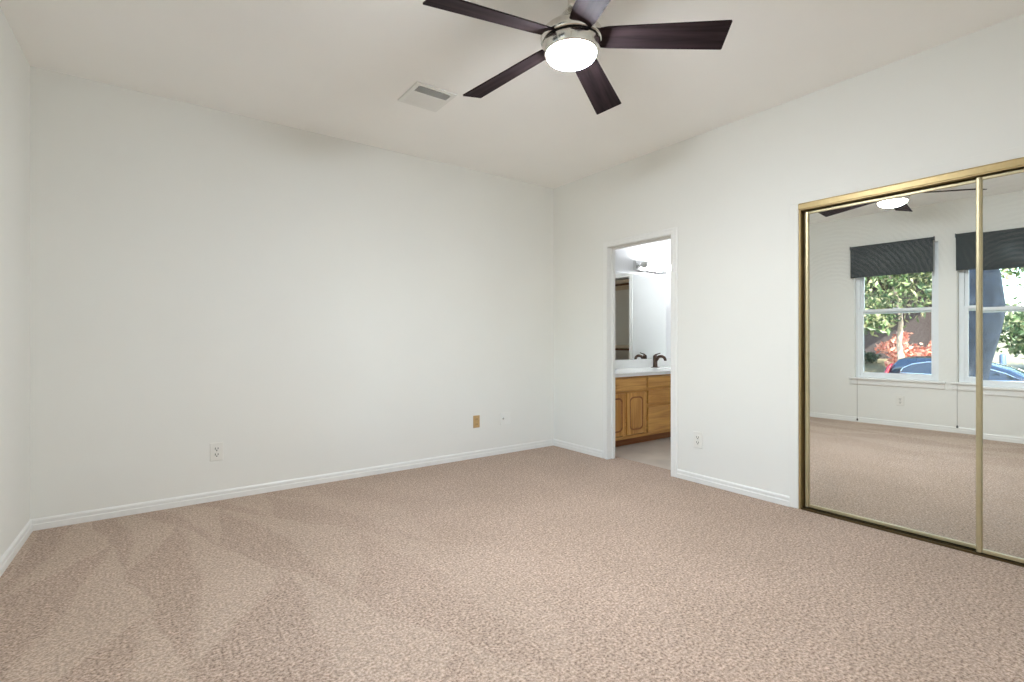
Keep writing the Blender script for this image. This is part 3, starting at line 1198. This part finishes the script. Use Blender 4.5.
for nm, zz, lab in (('closet_shelf', 2.10, 'upper closet shelf with wooden rod, reflected in the vanity mirror'),
                    ('closet_shelf', 1.02, 'lower closet shelf with wooden rod, reflected in the vanity mirror')):
    s_ = empty(nm, (BX + 0.70, 2.55, zz))
    tag(s_, lab, 'shelf', 'closet shelves in the bathroom')
    MB().box((-0.32, -0.80, -0.020), (0.298, 0.798, 0), 0.002).build('board', M['shelf'], s_)
    MB().lathe([(0.018, -0.80), (0.018, 0.798)], (-0.22, 0, -0.065), axis='Y', n=16).build('rod', M['rod'], s_)
    MB().box((0.275, -0.80, -0.09), (0.298, 0.798, -0.020), 0.002).build('cleat', M['shelf'], s_)

# ------------------------------------------------------------------ outdoors (seen in the closet mirrors)
b = MB()
prof = [(-0.72, -0.25), (-3.0, -0.32), (-6.0, -0.65), (-8.2, -1.02)]
for (xa, za), (xb, zb) in zip(prof, prof[1:]):
    b.face([(xa, -25, za), (xb, -25, zb), (xb, 40, zb), (xa, 40, za)])
far = [(-13.2, -1.02), (-14.6, -0.62), (-16.2, -0.26), (-18.0, 0.02), (-26, 0.3), (-70, 1.0)]
for (xa, za), (xb, zb) in zip(far, far[1:]):
    b.face([(xa, -25, za), (xb, -25, zb), (xb, 60, zb), (xa, 60, za)])
struct(b.build('ground', M['lawn']), 'dry tan lawn outside the windows', 'lawn')
b = MB()
b.box((-13.0, -25, -1.3), (-8.4, 60, -1.12))
struct(b.build('street', M['street']), 'grey street outside the windows', 'street')
b = MB()
b.box((-8.42, -25, -1.3), (-8.18, 60, -1.02), 0.02)
b.box((-13.22, -25, -1.3), (-12.98, 60, -1.02), 0.02)
struct(b.build('curb', M['curb']), 'pale concrete curbs along the street', 'curb')

# roof of this house with its eave over the windows
b = MB()
b.prism([(0, 0), (0, 0.16), (-4.0, 1.9), (-8.0, 0.16), (-8.0, 0.0)], (-0.82, 5.2, 2.86), (-0.82, -1.9, 2.86))
struct(b.build('roof', M['roof']), 'roof over the bedroom', 'roof')


def leaves(bm, n, size, pick, face_dir=None):
    for _ in range(n):
        p = pick()
        d = Vector((random.gauss(0, 1), random.gauss(0, 1), random.gauss(0, 0.6))).normalized()
        u = d.orthogonal().normalized()
        u = Matrix.Rotation(random.uniform(0, 6.28), 3, d) @ u
        w_ = d.cross(u)
        s = size * random.uniform(0.6, 1.35)
        q = [p - u * s, p + w_ * s * 0.45 + d * s * 0.12, p + u * s, p - w_ * s * 0.45 + d * s * 0.12]
        vv = [bm.verts.new(v) for v in q]
        bm.faces.new(vv)


def in_ell(c, r):
    while True:
        v = Vector((random.uniform(-1, 1), random.uniform(-1, 1), random.uniform(-1, 1)))
        if v.length <= 1 and random.random() < 0.25 + 0.75 * v.length:
            return Vector((c[0] + v.x * r[0], c[1] + v.y * r[1], c[2] + v.z * r[2]))


def clumps(c, r, n, cr):
    cs = [in_ell(c, r) for _ in range(n)]
    return lambda: (lambda q: q + Vector((random.gauss(0, cr), random.gauss(0, cr), random.gauss(0, cr * 0.7))))(random.choice(cs))


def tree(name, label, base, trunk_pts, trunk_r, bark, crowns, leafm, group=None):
    o = empty(name, base)
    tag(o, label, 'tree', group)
    bv = Vector(base)
    m_ = MB()
    m_.tube([Vector(p) - bv for p in trunk_pts], trunk_r, n=14)
    top = Vector(trunk_pts[-1]) - bv
    for (c, r, nc, cr, nl, size) in crowns:
        cc = Vector(c) - bv
        m_.tube([top * 0.9 + Vector(trunk_pts[-2]).lerp(bv, 1) * 0, top, cc], [trunk_r[-1], trunk_r[-1] * 0.8, trunk_r[-1] * 0.25], n=8)
    m_.build('trunk', bark, o)
    m_ = MB()
    for (c, r, nc, cr, nl, size) in crowns:
        leaves(m_.bm, nl, size, clumps(Vector(c) - bv, r, nc, cr))
    me = bpy.data.meshes.new('foliage')
    m_.bm.to_mesh(me)
    m_.bm.free()
    me.materials.append(leafm)
    f = bpy.data.objects.new('foliage', me)
    COL.objects.link(f)
    f.parent = o
    return o


# big trunk close to the second window
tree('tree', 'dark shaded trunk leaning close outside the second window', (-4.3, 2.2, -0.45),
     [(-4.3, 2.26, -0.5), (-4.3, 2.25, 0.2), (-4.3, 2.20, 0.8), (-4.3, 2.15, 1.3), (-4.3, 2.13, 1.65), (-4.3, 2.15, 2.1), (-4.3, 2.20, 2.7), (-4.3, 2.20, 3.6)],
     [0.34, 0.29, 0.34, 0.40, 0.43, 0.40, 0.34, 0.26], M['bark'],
     [((-3.4, 0.6, 5.6), (3.4, 3.6, 1.2), 50, 0.40, 800, 0.17), ((-2.75, 0.0, 3.9), (1.1, 1.5, 0.6), 40, 0.3, 1500, 0.19)], M['leaf'])  # unseen crowns; the lower cluster is added to keep sun off the trunk
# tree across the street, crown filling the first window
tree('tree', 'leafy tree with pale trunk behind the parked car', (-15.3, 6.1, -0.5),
     [(-15.3, 6.1, -0.55), (-15.3, 6.08, 0.3), (-15.28, 6.12, 0.9), (-15.25, 6.06, 1.6), (-15.2, 6.1, 2.3)],
     [0.13, 0.10, 0.085, 0.08, 0.07], M['bark_pale'],
     [((-14.6, 6.3, 3.6), (1.9, 3.2, 1.75), 120, 0.34, 7000, 0.105), ((-14.0, 6.7, 1.6), (0.6, 0.6, 0.5), 16, 0.2, 420, 0.12)], M['leaf'],
     'trees across the street')
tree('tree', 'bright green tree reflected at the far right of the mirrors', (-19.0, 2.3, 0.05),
     [(-19.0, 2.3, 0.0), (-19.0, 2.28, 1.0), (-19.0, 2.35, 2.0)], [0.16, 0.13, 0.10], M['bark'],
     [((-18.4, 2.4, 1.55), (1.4, 2.4, 0.8), 90, 0.26, 3400, 0.125), ((-17.6, 1.6, 0.75), (0.7, 1.1, 0.4), 30, 0.2, 700, 0.13),
      ((-18.6, 2.0, 3.7), (1.0, 2.2, 0.9), 40, 0.3, 560, 0.12)], M['leaf_far'],
     'trees across the street')


def shrub(name, label, base, crowns, leafm, group=None):
    o = MB()
    bv = Vector(base)
    for (c, r, nc, cr, nl, size) in crowns:
        leaves(o.bm, nl, size, clumps(Vector(c) - bv, r, nc, cr))
        for q in range(5):
            o.tube([(0, 0, 0), Vector(c) - bv + Vector((random.uniform(-.4, .4) * r[0], random.uniform(-.6, .6) * r[1], random.uniform(-.2, .6) * r[2]))], [0.02, 0.006], n=5)
    me = bpy.data.meshes.new(name)
    o.bm.to_mesh(me)
    o.bm.free()
    me.materials.append(leafm)
    ob = bpy.data.objects.new(name, me)
    ob.location = base
    COL.objects.link(ob)
    return tag(ob, label, 'shrub', group)


shrub('shrub', 'made-up coral red shrub standing in for sunlit patches of the brick wall', (-16.2, 6.0, -0.28),
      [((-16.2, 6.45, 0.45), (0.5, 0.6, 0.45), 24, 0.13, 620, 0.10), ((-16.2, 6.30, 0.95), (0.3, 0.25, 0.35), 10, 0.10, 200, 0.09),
       ((-16.3, 5.4, 0.45), (0.5, 0.9, 0.4), 26, 0.14, 560, 0.10)], M['leaf_sunlit'])  # added shrub; its coral leaves stand in for sunlight on the brick
shrub('hedge', 'low dark hedge at the foot of the brick wall, left of the stand-in red shrub', (-17.4, 8.3, -0.05),
      [((-17.4, 8.5, 0.25), (0.4, 1.1, 0.22), 30, 0.10, 900, 0.08)], M['leaf_dark'])

house = empty('brick_house', (-20.0, 9.0, 0.0))
tag(house, 'dark red brick house across the street behind the trees', 'house')
A4 = at(house)
MB(A4).box((-20.4, 5.2, -0.2), (-20.0, 19, 3.2)).build('wall', M['brick'], house)
MB(A4).prism([(-0.7, 0), (-0.7, 0.12), (3.4, 1.8), (3.4, 1.68)], (-20.0, 4.8, 3.1), (-20.0, 19.5, 3.1)).build('roof', M['roof'], house)
m_ = MB(A4)
m_.box((-20.0, 10.2, 0.9), (-19.97, 11.6, 2.2))
m_.build('window', M['car_glass'], house)

# parked suv, seen from its right side over the sill; its rear points to +y
CXs, CXc, GZ = -10.0, -10.93, -1.12
car = empty('parked_car', (CXc, 2.85, GZ))
tag(car, 'dark blue sport utility car parked in the street, reflected through the first window', 'car')


def loft(sections, name, m, parent, smooth=True):
    m_ = MB()
    rings_ = [[m_.bm.verts.new(p) for p in s] for s in sections]
    n_ = len(rings_[0])
    for a_, b_ in zip(rings_, rings_[1:]):
        for k in range(n_):
            f = m_.bm.faces.new([a_[k], a_[(k + 1) % n_], b_[(k + 1) % n_], b_[k]])
            f.smooth = smooth
    m_.bm.faces.new(rings_[0][::-1])
    m_.bm.faces.new(rings_[-1])
    return m_.build(name, m, parent)


# stations along the car: y from the centre (+ = rear), half width, z bottom, z top
def ring(y_, hw, zb, zt, crown=0.03):
    return [(-hw * 0.93, y_, zb), (-hw, y_, zb + 0.18), (-hw, y_, zt - 0.14), (-hw * 0.93, y_, zt - 0.03), (-hw * 0.5, y_, zt + crown * 0.7),
            (hw * 0.5, y_, zt + crown * 0.7), (hw * 0.93, y_, zt - 0.03), (hw, y_, zt - 0.14), (hw, y_, zb + 0.18), (hw * 0.93, y_, zb)]


loft([ring(-2.28, 0.62, 0.42, 0.78), ring(-2.20, 0.80, 0.30, 0.90), ring(-1.9, 0.90, 0.26, 1.02), ring(-1.0, 0.93, 0.26, 1.12), ring(-0.6, 0.93, 0.26, 1.17),
      ring(1.0, 0.93, 0.26, 1.20), ring(1.9, 0.92, 0.28, 1.22), ring(2.16, 0.88, 0.32, 1.20), ring(2.24, 0.78, 0.42, 1.05)], 'body', M['paint'], car)


def gring(y_, hb, ht, zb, zt):
    return [(-hb, y_, zb), (-(hb * 0.35 + ht * 0.65), y_, zb + (zt - zb) * 0.65), (-ht, y_, zt - 0.04), (-ht * 0.8, y_, zt), (0, y_, zt + 0.03), (ht * 0.8, y_, zt),
            (ht, y_, zt - 0.04), ((hb * 0.35 + ht * 0.65), y_, zb + (zt - zb) * 0.65), (hb, y_, zb)]


cabin = loft([gring(-0.95, 0.82, 0.78, 1.08, 1.14), gring(-0.35, 0.86, 0.72, 1.10, 1.48), gring(0.0, 0.87, 0.70, 1.12, 1.60), gring(0.6, 0.88, 0.70, 1.15, 1.645),
              gring(1.4, 0.88, 0.70, 1.16, 1.645), gring(1.80, 0.87, 0.69, 1.17, 1.63), gring(1.92, 0.87, 0.69, 1.17, 1.60), gring(2.04, 0.86, 0.72, 1.17, 1.46), gring(2.18, 0.83, 0.78, 1.14, 1.20)],
             'cabin', M['paint'], car)
for sx_ in (-1, 1):
    def side(y_, t):      # a point just proud of the cabin side at height share t
        hb, ht = 0.872, 0.70
        x_ = hb * (1 - t) + (hb * 0.35 + ht * 0.65) * t / 0.65 * 0.65 + (0 if t < 0.65 else 0)
        x_ = hb + (hb * 0.35 + ht * 0.65 - hb) * (t / 0.65) if t <= 0.65 else (hb * 0.35 + ht * 0.65) + (ht - (hb * 0.35 + ht * 0.65)) * ((t - 0.65) / 0.30)
        return (sx_ * (x_ + 0.014), y_, 1.16 + 0.48 * t)
    outline = [(1.84, 0.12), (1.78, 0.40), (1.58, 0.64), (1.25, 0.78), (0.6, 0.82), (0.05, 0.74), (-0.30, 0.50), (-0.62, 0.14), (0.5, 0.08)]
    m_ = MB()
    lower = [(y_, 0.08 + 0.01 * (y_ > 1.5)) for y_, t in outline[:-1]]
    upv = [m_.bm.verts.new(side(y_, t)) for y_, t in outline[:-1]]
    mdv = [m_.bm.verts.new(side(y_, min(t, (t + lt) / 2))) for (y_, t), (_, lt) in zip(outline[:-1], lower)]
    lov = [m_.bm.verts.new(side(y_, lt)) for (y_, lt) in lower]
    for k in range(len(upv) - 1):
        m_.bm.faces.new([upv[k], upv[k + 1], mdv[k + 1], mdv[k]])
        m_.bm.faces.new([mdv[k], mdv[k + 1], lov[k + 1], lov[k]])
    m_.build('side_window', M['car_glass'], car)
    m_ = MB()
    loop = [Vector(side(y_, t)) for y_, t in outline] + [Vector(side(*outline[0]))]
    m_.tube(loop, 0.012, n=6)
    m_.build('window_trim', M['chrome'], car)
    m_ = MB()
    m_.tube([(sx_ * 0.755, 2.05, 1.46), (sx_ * 0.80, 2.12, 1.34), (sx_ * 0.845, 2.17, 1.18), (sx_ * 0.86, 2.17, 1.02)], [0.03, 0.05, 0.055, 0.04], n=8)
    m_.build('tail_lamp', M['tail'], car)
    for yw_ in (-1.42, 1.40):
        m_ = MB()
        m_.lathe([(0.20, sx_ * 0.92), (0.34, sx_ * 0.93), (0.36, sx_ * 0.90), (0.36, sx_ * 0.72), (0.2, sx_ * 0.70)], (0, yw_, 0.36), axis='X', n=28)
        wh = m_.build('wheel', M['tire'], car)
        m_ = MB()
        m_.lathe([(0.22, sx_ * 0.925), (0.20, sx_ * 0.935), (0.05, sx_ * 0.93), (0.01, sx_ * 0.935)], (0, yw_, 0.36), axis='X', n=24)
        m_.build('hubcap', M['chrome'], wh)

b = MB()
b.lathe([(0.09, -0.3), (0.09, 0.66), (0.07, 0.70), (0.02, 0.72)], n=20)
pb = b.build('post', M['post_blue'], loc=(-17.2, 3.66, -0.10))
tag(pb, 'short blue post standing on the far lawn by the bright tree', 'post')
